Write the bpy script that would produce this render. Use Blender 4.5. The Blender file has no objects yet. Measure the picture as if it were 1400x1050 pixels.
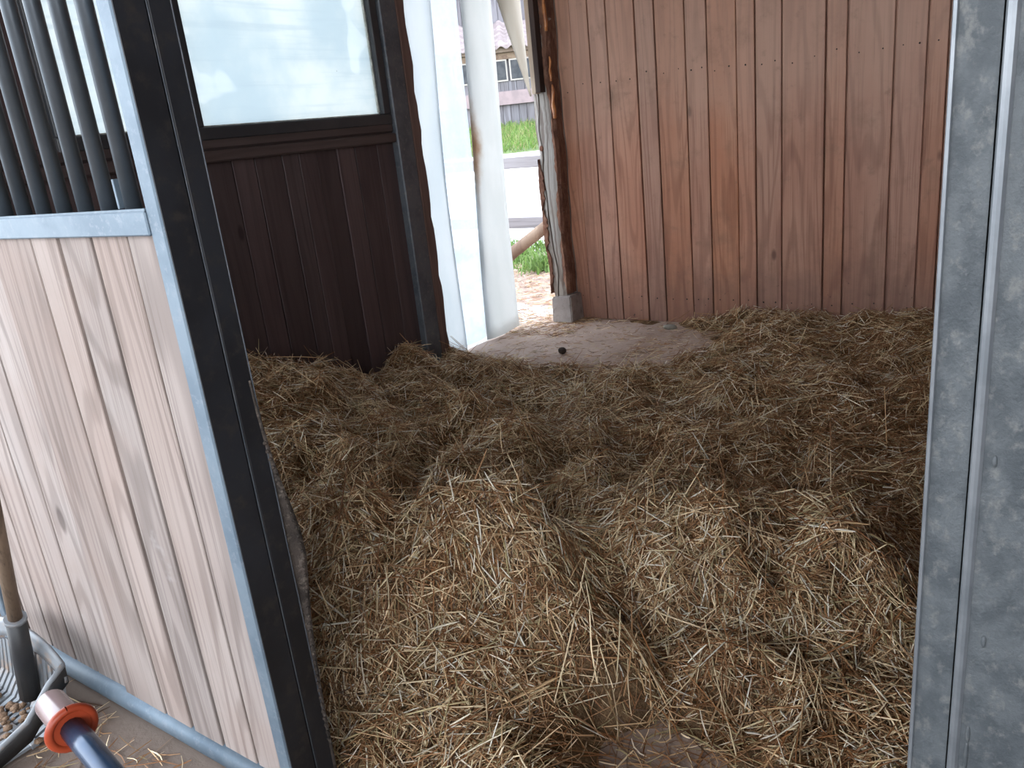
import bpy, bmesh, math, random
import numpy as np
from mathutils import Vector, Matrix

random.seed(7)
rng = np.random.default_rng(11)
scene = bpy.context.scene
COL = scene.collection

# ------------------------------------------------------------------ camera, sky, exposure
# world frame: X along the stall front (right), Y into the stall, Z up; metres
CAM_H = 1.35
cam_d = bpy.data.cameras.new('camera')
cam_d.sensor_width = 36.0
cam_d.lens = 28.03
cam_d.clip_start = 0.02
cam_d.clip_end = 300
cam = bpy.data.objects.new('camera', cam_d)
COL.objects.link(cam)
m = Matrix(((0.821802, -0.091763, 0.562335, 0), (0.560297, 0.309403, -0.768334, 0),
            (-0.103483, 0.946493, 0.305682, CAM_H), (0, 0, 0, 1)))
cam.matrix_world = m
scene.camera = cam

world = bpy.data.worlds.new('overcast_sky')
scene.world = world
world.use_nodes = True
wt = world.node_tree
wt.nodes.clear()
w_out = wt.nodes.new('ShaderNodeOutputWorld')
w_bg = wt.nodes.new('ShaderNodeBackground')
w_tc = wt.nodes.new('ShaderNodeTexCoord')
w_sep = wt.nodes.new('ShaderNodeSeparateXYZ')
w_rmp = wt.nodes.new('ShaderNodeValToRGB')
w_rmp.color_ramp.elements[0].color = (0.93, 0.96, 1.0, 1)
w_rmp.color_ramp.elements[0].position = 0.0
w_rmp.color_ramp.elements[1].color = (0.70, 0.83, 1.0, 1)
w_rmp.color_ramp.elements[1].position = 1.0
wt.links.new(w_tc.outputs['Generated'], w_sep.inputs[0])
wt.links.new(w_sep.outputs['Z'], w_rmp.inputs[0])
wt.links.new(w_rmp.outputs[0], w_bg.inputs['Color'])
w_bg.inputs['Strength'].default_value = 3.2
wt.links.new(w_bg.outputs[0], w_out.inputs['Surface'])

vs = scene.view_settings
vs.view_transform = 'Standard'
vs.look = 'None'
vs.gamma = 1.0
vs.use_curve_mapping = False
vs.exposure = 1.25
scene.cycles.use_denoising = True
scene.cycles.max_bounces = 10
scene.cycles.diffuse_bounces = 6
scene.cycles.transparent_max_bounces = 16
scene.cycles.sample_clamp_indirect = 6.0

ROOF_EDGE_Y = -3.0      # how far the unseen roof reaches over the aisle, to cut front light

# ------------------------------------------------------------------ materials
def new_mat(name):
    mt = bpy.data.materials.new(name)
    mt.use_nodes = True
    t = mt.node_tree
    t.nodes.clear()
    out = t.nodes.new('ShaderNodeOutputMaterial')
    return mt, t, out

def nd(t, kind, props=None, **ins):
    n = t.nodes.new(kind)
    for k, v in (props or {}).items():
        setattr(n, k, v)
    for k, v in ins.items():
        key = k.replace('_', ' ')
        if k.startswith('i') and k[1:].isdigit():
            key = int(k[1:])
        s = n.inputs[key]
        if isinstance(v, bpy.types.NodeSocket):
            t.links.new(v, s)
        else:
            s.default_value = v
    return n

def rgba(c):
    return (c[0], c[1], c[2], 1.0)

def mixc(t, fac, a, b, mode='MIX'):
    n = t.nodes.new('ShaderNodeMix')
    n.data_type = 'RGBA'
    n.blend_type = mode
    for s, v in ((n.inputs[0], fac), (n.inputs[6], a), (n.inputs[7], b)):
        if isinstance(v, bpy.types.NodeSocket):
            t.links.new(v, s)
        else:
            s.default_value = v if not isinstance(v, tuple) or len(v) == 4 else rgba(v)
    return n.outputs[2]

def math_n(t, op, a, b=0.0, c=0.0, clamp=False):
    n = t.nodes.new('ShaderNodeMath')
    n.operation = op
    n.use_clamp = clamp
    for s, v in zip(n.inputs, (a, b, c)):
        if isinstance(v, bpy.types.NodeSocket):
            t.links.new(v, s)
        else:
            s.default_value = v
    return n.outputs[0]

def remap(t, v, a, b, c=0.0, d=1.0):
    n = t.nodes.new('ShaderNodeMapRange')
    n.interpolation_type = 'SMOOTHSTEP'
    t.links.new(v, n.inputs[0])
    for i, q in enumerate((a, b, c, d)):
        n.inputs[i + 1].default_value = q
    return n.outputs[0]

def noise(t, vec, scale, detail=3.0, rough=0.55, dist=0.0):
    return nd(t, 'ShaderNodeTexNoise', None, Vector=vec, Scale=scale, Detail=detail, Roughness=rough, Distortion=dist).outputs['Fac']

def obj_coord(t, scale=(1, 1, 1), shift=True):
    tc = t.nodes.new('ShaderNodeTexCoord')
    v = tc.outputs['Object']
    if shift:
        oi = t.nodes.new('ShaderNodeObjectInfo')
        r = math_n(t, 'MULTIPLY', oi.outputs['Random'], 37.0)
        cv = nd(t, 'ShaderNodeCombineXYZ', None, X=r, Y=r, Z=r).outputs[0]
        v = nd(t, 'ShaderNodeVectorMath', {'operation': 'ADD'}, i0=v, i1=cv).outputs[0]
    mp = nd(t, 'ShaderNodeMapping', None, Vector=v, Scale=scale)
    return mp.outputs[0]

def pos(t):
    return t.nodes.new('ShaderNodeNewGeometry').outputs['Position']

def wood(name, light, mid, dark, long_axis=2, ring=22.0, rough=0.65, spec=0.25, var=0.25, ring_amt=0.5,
         stain=None, tint=None, bump=0.25, knots=True):
    mt, t, out = new_mat(name)
    def sc(across, along):
        v = [across] * 3
        v[long_axis] = along
        return tuple(v)
    n1 = noise(t, obj_coord(t, sc(4.2, 0.42)), 1.0, 2.0, 0.45)
    rings = math_n(t, 'SINE', math_n(t, 'MULTIPLY', n1, ring * 6.283))
    rings = remap(t, rings, 0.1, 1.0)
    fib = math_n(t, 'ADD', math_n(t, 'MULTIPLY', noise(t, obj_coord(t, sc(190, 3.0)), 1.0, 3.0, 0.6), 0.5), math_n(t, 'MULTIPLY', noise(t, obj_coord(t, sc(55, 1.2)), 1.0, 3.0, 0.6), 0.5))
    blot = noise(t, obj_coord(t, sc(3.0, 1.1)), 1.0, 3.0, 0.55)
    oi = t.nodes.new('ShaderNodeObjectInfo')
    c = mixc(t, remap(t, blot, 0.3, 0.7), light, mid)
    c = mixc(t, math_n(t, 'MULTIPLY', rings, ring_amt), c, dark)
    c = mixc(t, math_n(t, 'MULTIPLY', remap(t, fib, 0.47, 0.66), 0.55), c, dark)
    if knots:
        vo = nd(t, 'ShaderNodeTexVoronoi', {'feature': 'F1'}, Vector=obj_coord(t, sc(5.0, 2.2)), Scale=1.0, Randomness=1.0)
        k = remap(t, vo.outputs['Distance'], 0.05, 0.11, 1.0, 0.0)
        rare = math_n(t, 'GREATER_THAN', nd(t, 'ShaderNodeSeparateColor', None, Color=vo.outputs['Color']).outputs[0], 0.62)
        c = mixc(t, math_n(t, 'MULTIPLY', math_n(t, 'MULTIPLY', k, rare), 0.7), c, (dark[0] * .35, dark[1] * .3, dark[2] * .3))
    if tint:
        c = tint(t, c)
    # each board has its own tone
    val = math_n(t, 'ADD', math_n(t, 'MULTIPLY', oi.outputs['Random'], var), 1.0 - var / 2)
    hs = nd(t, 'ShaderNodeHueSaturation', None, Value=val, Color=c)
    r2 = math_n(t, 'FRACT', math_n(t, 'MULTIPLY', oi.outputs['Random'], 17.3))
    t.links.new(math_n(t, 'ADD', math_n(t, 'MULTIPLY', r2, 0.22), 0.86), hs.inputs['Saturation'])
    c = hs.outputs[0]
    if stain:
        c = stain(t, c)
    h = math_n(t, 'SUBTRACT', math_n(t, 'MULTIPLY', fib, 0.6), math_n(t, 'MULTIPLY', rings, 0.35))
    bp = nd(t, 'ShaderNodeBump', None, Height=h, Strength=bump, Distance=0.004)
    b = nd(t, 'ShaderNodeBsdfPrincipled', None, Base_Color=c, Roughness=rough, Normal=bp.outputs[0])
    b.inputs['Specular IOR Level'].default_value = spec
    t.links.new(b.outputs[0], out.inputs[0])
    return mt

def simple(name, c1, c2=None, scale=6.0, rough=0.6, metal=0.0, spec=0.4, bump=0.0, detail=5.0, lo=0.35, hi=0.65, c3=None, s3=40.0, stretch=(1, 1, 1)):
    mt, t, out = new_mat(name)
    v = obj_coord(t, stretch)
    n = noise(t, v, scale, detail, 0.6)
    c = mixc(t, remap(t, n, lo, hi), c1, c2 or c1)
    if c3:
        c = mixc(t, math_n(t, 'MULTIPLY', remap(t, noise(t, v, s3, 4.0, 0.7), 0.5, 0.72), 0.8), c, c3)
    b = nd(t, 'ShaderNodeBsdfPrincipled', None, Base_Color=c, Roughness=rough, Metallic=metal)
    b.inputs['Specular IOR Level'].default_value = spec
    if bump:
        bp = nd(t, 'ShaderNodeBump', None, Height=noise(t, v, scale * 6, 5.0, 0.65), Strength=bump, Distance=0.01)
        t.links.new(bp.outputs[0], b.inputs['Normal'])
    t.links.new(b.outputs[0], out.inputs[0])
    return mt

def back_stain(t, c):
    # kicked-up dirt in irregular blotches low on the boards, orange rubbing marks in the middle, greyed top
    p = pos(t)
    sp = nd(t, 'ShaderNodeSeparateXYZ', None, Vector=p)
    z = sp.outputs['Z']
    nb = noise(t, p, 2.2, 5.0, 0.6)
    zz = math_n(t, 'ADD', z, math_n(t, 'MULTIPLY', nb, 1.1))
    grey = remap(t, zz, 1.5, 2.2)
    c = mixc(t, math_n(t, 'MULTIPLY', grey, 0.45), c, (0.50, 0.325, 0.245))
    n2 = noise(t, p, 6.0, 6.0, 0.7)
    zz2 = math_n(t, 'ADD', z, math_n(t, 'MULTIPLY', n2, 0.9))
    dirt = remap(t, zz2, 0.48, 1.08, 1.0, 0.0)
    c = mixc(t, math_n(t, 'MULTIPLY', dirt, 0.55), c, (0.16, 0.092, 0.074))
    sm = remap(t, noise(t, p, 3.1, 6.0, 0.7), 0.50, 0.74)
    c = mixc(t, math_n(t, 'MULTIPLY', sm, 0.42), c, (0.19, 0.105, 0.065))
    sm2 = remap(t, noise(t, p, 11.0, 5.0, 0.65), 0.58, 0.74)
    c = mixc(t, math_n(t, 'MULTIPLY', sm2, 0.3), c, (0.14, 0.085, 0.06))
    spk = remap(t, noise(t, p, 45.0, 3.0, 0.6), 0.67, 0.74)
    c = mixc(t, math_n(t, 'MULTIPLY', spk, math_n(t, 'MULTIPLY', remap(t, z, 0.1, 0.7, 1.0, 0.0), 0.75)), c, (0.03, 0.025, 0.02))
    return c

def door_stain(t, c):
    p = pos(t)
    sm = remap(t, noise(t, p, 3.0, 5.0, 0.6), 0.45, 0.7)
    c = mixc(t, math_n(t, 'MULTIPLY', sm, 0.4), c, (0.275, 0.205, 0.175))
    sc = remap(t, noise(t, p, 8.0, 4.0, 0.6), 0.66, 0.8)
    return mixc(t, math_n(t, 'MULTIPLY', sc, 0.35), c, (0.46, 0.445, 0.44))

M = {}
M['back_plank'] = wood('warm_plank', (0.50, 0.255, 0.165), (0.43, 0.188, 0.112), (0.22, 0.085, 0.05), ring=12, ring_amt=0.42,
                       rough=0.55, spec=0.35, var=0.2, stain=back_stain)
M['dark_plank'] = wood('dark_stained_plank', (0.095, 0.067, 0.066), (0.072, 0.050, 0.050), (0.045, 0.030, 0.031), ring=8, ring_amt=0.3,
                       rough=0.6, spec=0.25, var=0.4)
M['dark_trim'] = wood('dark_stained_trim', (0.09, 0.064, 0.06), (0.066, 0.047, 0.045), (0.04, 0.028, 0.027), long_axis=1, ring=6, ring_amt=0.3, rough=0.55, spec=0.3, knots=False)
M['door_board'] = wood('greyed_plank', (0.33, 0.285, 0.262), (0.28, 0.225, 0.20), (0.12, 0.092, 0.08), ring=15, ring_amt=0.45,
                       rough=0.7, spec=0.2, var=0.2, stain=door_stain)
M['jamb_wood'] = wood('jamb_wood', (0.21, 0.14, 0.12), (0.15, 0.095, 0.08), (0.08, 0.05, 0.042), ring=6, rough=0.75)
M['weathered'] = wood('weathered_timber', (0.36, 0.345, 0.325), (0.26, 0.225, 0.195), (0.11, 0.075, 0.06), ring=16, ring_amt=0.6, rough=0.85, spec=0.15, bump=0.8)
M['raw_wood'] = wood('raw_batten', (0.72, 0.60, 0.47), (0.60, 0.46, 0.34), (0.4, 0.28, 0.19), ring=6, rough=0.7, knots=False)
M['dark_batten'] = wood('dark_batten', (0.07, 0.045, 0.038), (0.05, 0.033, 0.03), (0.03, 0.02, 0.018), ring=6, rough=0.6, knots=False)
M['bark'] = simple('reddish_bark', (0.23, 0.115, 0.075), (0.13, 0.062, 0.045), 30, 0.9, bump=0.9, c3=(0.34, 0.20, 0.14), s3=25, stretch=(1, 1, 0.3), spec=0.15)
M['resin'] = simple('orange_resin', (0.50, 0.19, 0.055), (0.30, 0.10, 0.03), 18, 0.35, spec=0.5)
M['fence_wood'] = wood('grey_fence_wood', (0.26, 0.245, 0.255), (0.21, 0.195, 0.20), (0.13, 0.12, 0.12), long_axis=0, ring=5, rough=0.85, spec=0.1)
M['log'] = wood('pale_log', (0.22, 0.165, 0.125), (0.175, 0.125, 0.095), (0.10, 0.065, 0.05), ring=5, rough=0.8, spec=0.15)
M['tool_wood'] = wood('worn_handle_wood', (0.22, 0.15, 0.095), (0.10, 0.065, 0.045), (0.04, 0.028, 0.02), ring=5, rough=0.6, bump=0.15)
M['house_wood'] = wood('grey_house_plank', (0.16, 0.155, 0.17), (0.125, 0.115, 0.125), (0.07, 0.062, 0.066), ring=5, rough=0.85, spec=0.1)
M['house_tan'] = wood('tan_house_board', (0.19, 0.145, 0.11), (0.15, 0.11, 0.085), (0.09, 0.06, 0.05), long_axis=0, ring=5, rough=0.85, spec=0.1)
M['house_pink'] = simple('pinkish_beam', (0.24, 0.185, 0.19), (0.19, 0.15, 0.155), 4, 0.9)
M['roof_board'] = wood('ceiling_board', (0.25, 0.17, 0.12), (0.19, 0.12, 0.085), (0.1, 0.06, 0.04), long_axis=1, ring=6, rough=0.8)
M['galv'] = simple('galvanised_steel', (0.155, 0.20, 0.24), (0.115, 0.155, 0.195), 9, 0.55, metal=0.35, spec=0.4, bump=0.04, c3=(0.19, 0.225, 0.26), s3=55)
M['bar_steel'] = simple('galvanised_bar', (0.13, 0.15, 0.17), (0.10, 0.115, 0.13), 5, 0.36, metal=0.7, spec=0.5)
M['post_galv'] = simple('dull_galvanised_post', (0.085, 0.094, 0.10), (0.052, 0.060, 0.066), 34, 0.6, metal=0.25, spec=0.4, bump=0.25, detail=9.0, lo=0.38, hi=0.64, c3=(0.14, 0.142, 0.138), s3=70, stretch=(1, 1, 0.7))
M['ridge_galv'] = simple('bright_galvanised_fold', (0.20, 0.215, 0.23), (0.15, 0.165, 0.18), 20, 0.4, metal=0.55, spec=0.5)
M['dark_steel'] = simple('dark_painted_steel', (0.020, 0.021, 0.025), (0.013, 0.013, 0.015), 5, 0.5, spec=0.35, c3=(0.035, 0.03, 0.027), s3=30)
M['jamb_steel'] = simple('grey_blue_steel', (0.115, 0.125, 0.14), (0.07, 0.08, 0.095), 6, 0.5, metal=0.3, spec=0.4, c3=(0.16, 0.16, 0.16), s3=40)
M['belt'] = simple('dusty_belting', (0.085, 0.068, 0.058), (0.04, 0.034, 0.03), 12, 0.9, bump=0.4, c3=(0.20, 0.165, 0.135), s3=50, spec=0.1)
M['frame_dark'] = simple('dark_window_frame', (0.030, 0.033, 0.038), (0.045, 0.045, 0.048), 6, 0.45, spec=0.35)
M['putty'] = simple('pale_glazing_bead', (0.52, 0.53, 0.48), (0.30, 0.30, 0.26), 25, 0.6)
M['block'] = simple('concrete_block', (0.36, 0.32, 0.30), (0.27, 0.235, 0.22), 9, 0.95, bump=0.35, c3=(0.17, 0.14, 0.13), s3=22, spec=0.1)
M['plastic'] = simple('grey_plastic', (0.22, 0.235, 0.25), (0.17, 0.18, 0.19), 8, 0.45, c3=(0.34, 0.22, 0.14), s3=14)
M['plastic_side'] = simple('black_plastic', (0.02, 0.02, 0.022), (0.03, 0.03, 0.03), 8, 0.45)
M['grip'] = simple('pinkish_grip', (0.24, 0.165, 0.16), (0.20, 0.135, 0.135), 8, 0.25, spec=0.6)
M['orange'] = simple('orange_plastic', (0.36, 0.055, 0.018), (0.28, 0.04, 0.014), 8, 0.4)
M['blue'] = simple('dark_blue_tube', (0.022, 0.05, 0.10), (0.015, 0.03, 0.06), 8, 0.25, metal=0.3, spec=0.6)
M['tyre'] = simple('black_rubber', (0.02, 0.02, 0.02), (0.03, 0.03, 0.03), 8, 0.8)
M['dung'] = simple('dark_dung', (0.035, 0.022, 0.016), (0.06, 0.04, 0.028), 30, 0.9, bump=0.8)
M['stone'] = simple('pale_stone', (0.30, 0.28, 0.24), (0.2, 0.18, 0.15), 20, 0.9, bump=0.4)
M['nail'] = simple('dark_nail', (0.02, 0.017, 0.015), None, 8, 0.7)
M['crumb'] = simple('tan_shavings', (0.36, 0.235, 0.15), (0.22, 0.13, 0.075), 40, 0.95, bump=1.0)
M['white_paint'] = simple('white_frame_paint', (0.34, 0.31, 0.28), (0.28, 0.26, 0.24), 8, 0.6)
M['house_glass'] = simple('dark_house_pane', (0.022, 0.026, 0.032), (0.05, 0.052, 0.058), 5, 0.4, spec=0.25)
M['tile'] = simple('pinkish_roof_tile', (0.22, 0.18, 0.18), (0.15, 0.12, 0.12), 6, 0.85, bump=0.1)

def vcol_mat(name, attr='Col', rough=0.6, spec=0.25, trans=0.15):
    mt, t, out = new_mat(name)
    a = nd(t, 'ShaderNodeAttribute', {'attribute_name': attr})
    b = nd(t, 'ShaderNodeBsdfPrincipled', None, Base_Color=a.outputs['Color'], Roughness=rough)
    b.inputs['Specular IOR Level'].default_value = spec
    tr = nd(t, 'ShaderNodeBsdfTranslucent', None, Color=a.outputs['Color'])
    mx = nd(t, 'ShaderNodeMixShader', None, Fac=trans)
    t.links.new(b.outputs[0], mx.inputs[1])
    t.links.new(tr.outputs[0], mx.inputs[2])
    t.links.new(mx.outputs[0], out.inputs[0])
    return mt
M['hay'] = vcol_mat('hay_stalks', rough=0.5, spec=0.35, trans=0.15)
M['grass'] = vcol_mat('grass_blades', rough=0.5, spec=0.2, trans=0.3)
M['hay_base'] = simple('matted_hay', (0.20, 0.125, 0.068), (0.12, 0.074, 0.04), 14, 0.95, bump=1.0, c3=(0.30, 0.20, 0.11), s3=60, spec=0.05)

def floor_mat():
    mt, t, out = new_mat('dusty_concrete')
    p = pos(t)
    n = noise(t, p, 2.5, 6.0, 0.6)
    c = mixc(t, remap(t, n, 0.3, 0.7), (0.47, 0.365, 0.305), (0.37, 0.275, 0.225))
    c = mixc(t, math_n(t, 'MULTIPLY', remap(t, noise(t, p, 28, 5, 0.7), 0.48, 0.75), 0.45), c, (0.24, 0.17, 0.13))
    # the aisle in front of the stall is bare dark earth-stained concrete
    y = nd(t, 'ShaderNodeSeparateXYZ', None, Vector=p).outputs['Y']
    c = mixc(t, remap(t, math_n(t, 'ADD', y, math_n(t, 'MULTIPLY', noise(t, p, 3, 4, 0.6), 0.5)), 1.0, 1.9, 0.85, 0.0), c, (0.14, 0.11, 0.09))
    bp = nd(t, 'ShaderNodeBump', None, Height=noise(t, p, 35, 6, 0.7), Strength=0.35, Distance=0.01)
    b = nd(t, 'ShaderNodeBsdfPrincipled', None, Base_Color=c, Roughness=0.9, Normal=bp.outputs[0])
    b.inputs['Specular IOR Level'].default_value = 0.15
    t.links.new(b.outputs[0], out.inputs[0])
    return mt
M['floor'] = floor_mat()

def yard_mat():
    mt, t, out = new_mat('yard_ground')
    p = pos(t)
    sp = nd(t, 'ShaderNodeSeparateXYZ', None, Vector=p)
    n = noise(t, p, 1.2, 5.0, 0.6)
    c = mixc(t, remap(t, n, 0.3, 0.7), (0.66, 0.65, 0.62), (0.56, 0.55, 0.53))
    # sandy, litter-strewn ground along the barn
    d = math_n(t, 'ADD', sp.outputs['Y'], math_n(t, 'MULTIPLY', noise(t, p, 1.7, 3, 0.5), 1.2))
    dirt = mixc(t, remap(t, noise(t, p, 9, 6, 0.7), 0.38, 0.66), (0.33, 0.235, 0.18), (0.17, 0.11, 0.085))
    c = mixc(t, remap(t, d, 7.6, 8.6, 1.0, 0.0), c, dirt)
    d2 = math_n(t, 'ADD', sp.outputs['Y'], math_n(t, 'MULTIPLY', noise(t, p, 5, 3, 0.5), 0.3))
    c = mixc(t, remap(t, d2, 5.2, 5.4, 1.0, 0.0), c, (0.40, 0.38, 0.36))
    bp = nd(t, 'ShaderNodeBump', None, Height=noise(t, p, 14, 6, 0.7), Strength=0.5, Distance=0.03)
    b = nd(t, 'ShaderNodeBsdfPrincipled', None, Base_Color=c, Roughness=0.95, Normal=bp.outputs[0])
    t.links.new(b.outputs[0], out.inputs[0])
    return mt
M['yard'] = yard_mat()
M['lawn_soil'] = simple('lawn_soil', (0.10, 0.14, 0.04), (0.07, 0.10, 0.03), 3, 0.95)
M['kerb'] = simple('white_rendered_bank', (0.72, 0.71, 0.68), (0.62, 0.61, 0.58), 2, 0.9)

def pane_mat():
    mt, t, out = new_mat('dirty_window_glass')
    p = pos(t)
    n = noise(t, p, 2.3, 5, 0.6)
    streak = noise(t, nd(t, 'ShaderNodeMapping', None, Vector=p, Scale=(1, 1.0, 22)).outputs[0], 1.3, 3, 0.6)
    c = mixc(t, remap(t, n, 0.35, 0.65), (0.475, 0.485, 0.47), (0.39, 0.425, 0.435))
    c = mixc(t, math_n(t, 'MULTIPLY', remap(t, streak, 0.50, 0.70), 0.5), c, (0.36, 0.395, 0.41))
    patch = remap(t, noise(t, p, 3.3, 2, 0.4), 0.58, 0.61)
    c = mixc(t, math_n(t, 'MULTIPLY', patch, 0.4), c, (0.53, 0.54, 0.535))
    spk = remap(t, noise(t, p, 30, 2, 0.5), 0.76, 0.79)
    c = mixc(t, math_n(t, 'MULTIPLY', spk, 0.7), c, (0.08, 0.08, 0.07))
    tr = nd(t, 'ShaderNodeBsdfTranslucent', None, Color=c)
    tp = nd(t, 'ShaderNodeBsdfTransparent', None, Color=(0.8, 0.88, 0.9, 1))
    gl = nd(t, 'ShaderNodeBsdfGlossy', None, Roughness=0.25, Color=(0.8, 0.8, 0.8, 1))
    m1 = nd(t, 'ShaderNodeMixShader', None, Fac=0.05)
    t.links.new(tr.outputs[0], m1.inputs[1]); t.links.new(tp.outputs[0], m1.inputs[2])
    m2 = nd(t, 'ShaderNodeMixShader', None, Fac=0.04)
    t.links.new(m1.outputs[0], m2.inputs[1]); t.links.new(gl.outputs[0], m2.inputs[2])
    t.links.new(m2.outputs[0], out.inputs[0])
    return mt
M['pane'] = pane_mat()

def pvc_mat(name, clear, ca, cb, stain):
    mt, t, out = new_mat(name)
    p = pos(t)
    n = noise(t, nd(t, 'ShaderNodeMapping', None, Vector=p, Scale=(2, 5, 1.2)).outputs[0], 1.6, 5, 0.6)
    c = mixc(t, remap(t, n, 0.35, 0.65), ca, cb)
    z = nd(t, 'ShaderNodeSeparateXYZ', None, Vector=p).outputs['Z']
    if stain:
        sp = nd(t, 'ShaderNodeSeparateXYZ', None, Vector=p)
        yy = math_n(t, 'ABSOLUTE', math_n(t, 'SUBTRACT', sp.outputs['Y'], stain[0]))
        zz = math_n(t, 'ABSOLUTE', math_n(t, 'SUBTRACT', z, stain[1]))
        d = math_n(t, 'ADD', math_n(t, 'MULTIPLY', yy, 7.0), math_n(t, 'MULTIPLY', zz, 2.0))
        d = math_n(t, 'ADD', d, math_n(t, 'MULTIPLY', noise(t, p, 14, 6, 0.75), 0.9))
        c = mixc(t, math_n(t, 'MULTIPLY', remap(t, d, 0.45, 1.35, 1.0, 0.0), 0.9), c, (0.33, 0.21, 0.125))
    tr = nd(t, 'ShaderNodeBsdfTranslucent', None, Color=c)
    df = nd(t, 'ShaderNodeBsdfDiffuse', None, Color=c)
    tp = nd(t, 'ShaderNodeBsdfTransparent', None, Color=(0.90, 0.95, 1.0, 1))
    gl = nd(t, 'ShaderNodeBsdfGlossy', None, Roughness=0.3, Color=(0.8, 0.8, 0.8, 1))
    m0 = nd(t, 'ShaderNodeMixShader', None, Fac=0.18)
    t.links.new(tr.outputs[0], m0.inputs[1]); t.links.new(df.outputs[0], m0.inputs[2])
    m1 = t.nodes.new('ShaderNodeMixShader')
    # scuffed patches are cloudier than clean ones
    cf = math_n(t, 'MULTIPLY', remap(t, noise(t, p, 5, 6, 0.7), 0.3, 0.6, 1.0, 0.5), clear)
    t.links.new(cf, m1.inputs[0])
    t.links.new(m0.outputs[0], m1.inputs[1]); t.links.new(tp.outputs[0], m1.inputs[2])
    m2 = nd(t, 'ShaderNodeMixShader', None, Fac=0.04)
    t.links.new(m1.outputs[0], m2.inputs[1]); t.links.new(gl.outputs[0], m2.inputs[2])
    t.links.new(m2.outputs[0], out.inputs[0])
    return mt
M['pvc_white'] = pvc_mat('cloudy_strip', 0.06, (0.56, 0.57, 0.57), (0.525, 0.545, 0.55), None)
M['pvc_clear'] = pvc_mat('scuffed_clear_strip', 0.6, (0.52, 0.54, 0.56), (0.48, 0.505, 0.53), None)
M['pvc_stain'] = pvc_mat('stained_strip', 0.05, (0.565, 0.56, 0.545), (0.535, 0.535, 0.52), (4.175, 1.26))
M['pvc_cream'] = pvc_mat('cream_strip', 0.04, (0.55, 0.52, 0.475), (0.52, 0.48, 0.43), None)

# ------------------------------------------------------------------ builders
def wloc(o):
    v = Vector((0, 0, 0))
    while o:
        v += o.location
        o = o.parent
    return v

def link(name, me, mat, parent=None, loc=(0, 0, 0)):
    o = bpy.data.objects.new(name, me)
    COL.objects.link(o)
    if mat is not None and not me.materials:
        me.materials.append(mat)
    p = Vector(loc)
    if parent:
        o.parent = parent
        p = p - wloc(parent)
    o.location = p
    return o

def finish(bm, name, smooth=False):
    me = bpy.data.meshes.new(name)
    bmesh.ops.recalc_face_normals(bm, faces=bm.faces)
    bm.to_mesh(me)
    bm.free()
    if smooth:
        for f in me.polygons:
            f.use_smooth = len(f.vertices) <= 4
    return me

def box(name, x0, x1, y0, y1, z0, z1, mat, parent=None, bev=0.002, jitter=0.0):
    """box with its origin at its base centre, world coordinates"""
    c = Vector(((x0 + x1) / 2, (y0 + y1) / 2, z0))
    bm = bmesh.new()
    bmesh.ops.create_cube(bm, size=1.0)
    for v in bm.verts:
        v.co = Vector((v.co.x * (x1 - x0), v.co.y * (y1 - y0), (v.co.z + 0.5) * (z1 - z0)))
        if jitter:
            v.co += Vector((random.uniform(-1, 1) * jitter, random.uniform(-1, 1) * jitter, 0))
    if bev:
        bmesh.ops.bevel(bm, geom=list(bm.edges), offset=bev, segments=1, affect='EDGES')
    return link(name, finish(bm, name), mat, parent, c)

def add_tube(bm, pts, rad, n=10, cap=True):
    pts = [Vector(p) for p in pts]
    rads = rad if isinstance(rad, (list, tuple)) else [rad] * len(pts)
    rings = []
    prev = None
    for i, p in enumerate(pts):
        d = (pts[min(i + 1, len(pts) - 1)] - pts[max(i - 1, 0)]).normalized()
        a = prev if prev is not None else (Vector((0, 0, 1)) if abs(d.z) < 0.9 else Vector((1, 0, 0)))
        u = (a - d * a.dot(d)).normalized()
        prev = u
        w = d.cross(u)
        rings.append([bm.verts.new(p + (u * math.cos(2 * math.pi * k / n) + w * math.sin(2 * math.pi * k / n)) * rads[i]) for k in range(n)])
    for a, b in zip(rings, rings[1:]):
        for k in range(n):
            bm.faces.new((a[k], a[(k + 1) % n], b[(k + 1) % n], b[k]))
    if cap:
        bm.faces.new(rings[0][::-1])
        bm.faces.new(rings[-1])

def tube(name, pts, rad, mat, parent=None, n=10, origin=None):
    org = Vector(origin) if origin else Vector(pts[0])
    bm = bmesh.new()
    add_tube(bm, [Vector(p) - org for p in pts], rad, n)
    o = link(name, finish(bm, name, True), mat, parent, org)
    return o

def empty(name, loc, label=None, cat=None, group=None):
    o = bpy.data.objects.new(name, None)
    COL.objects.link(o)
    o.location = loc
    o.empty_display_size = 0.1
    tag(o, label, cat, group)
    return o

def tag(o, label=None, cat=None, group=None, kind=None):
    if label: o['label'] = label
    if cat: o['category'] = cat
    if group: o['group'] = group
    if kind: o['kind'] = kind
    return o

def struct(o, label, cat):
    return tag(o, label, cat, kind='structure')

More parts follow.
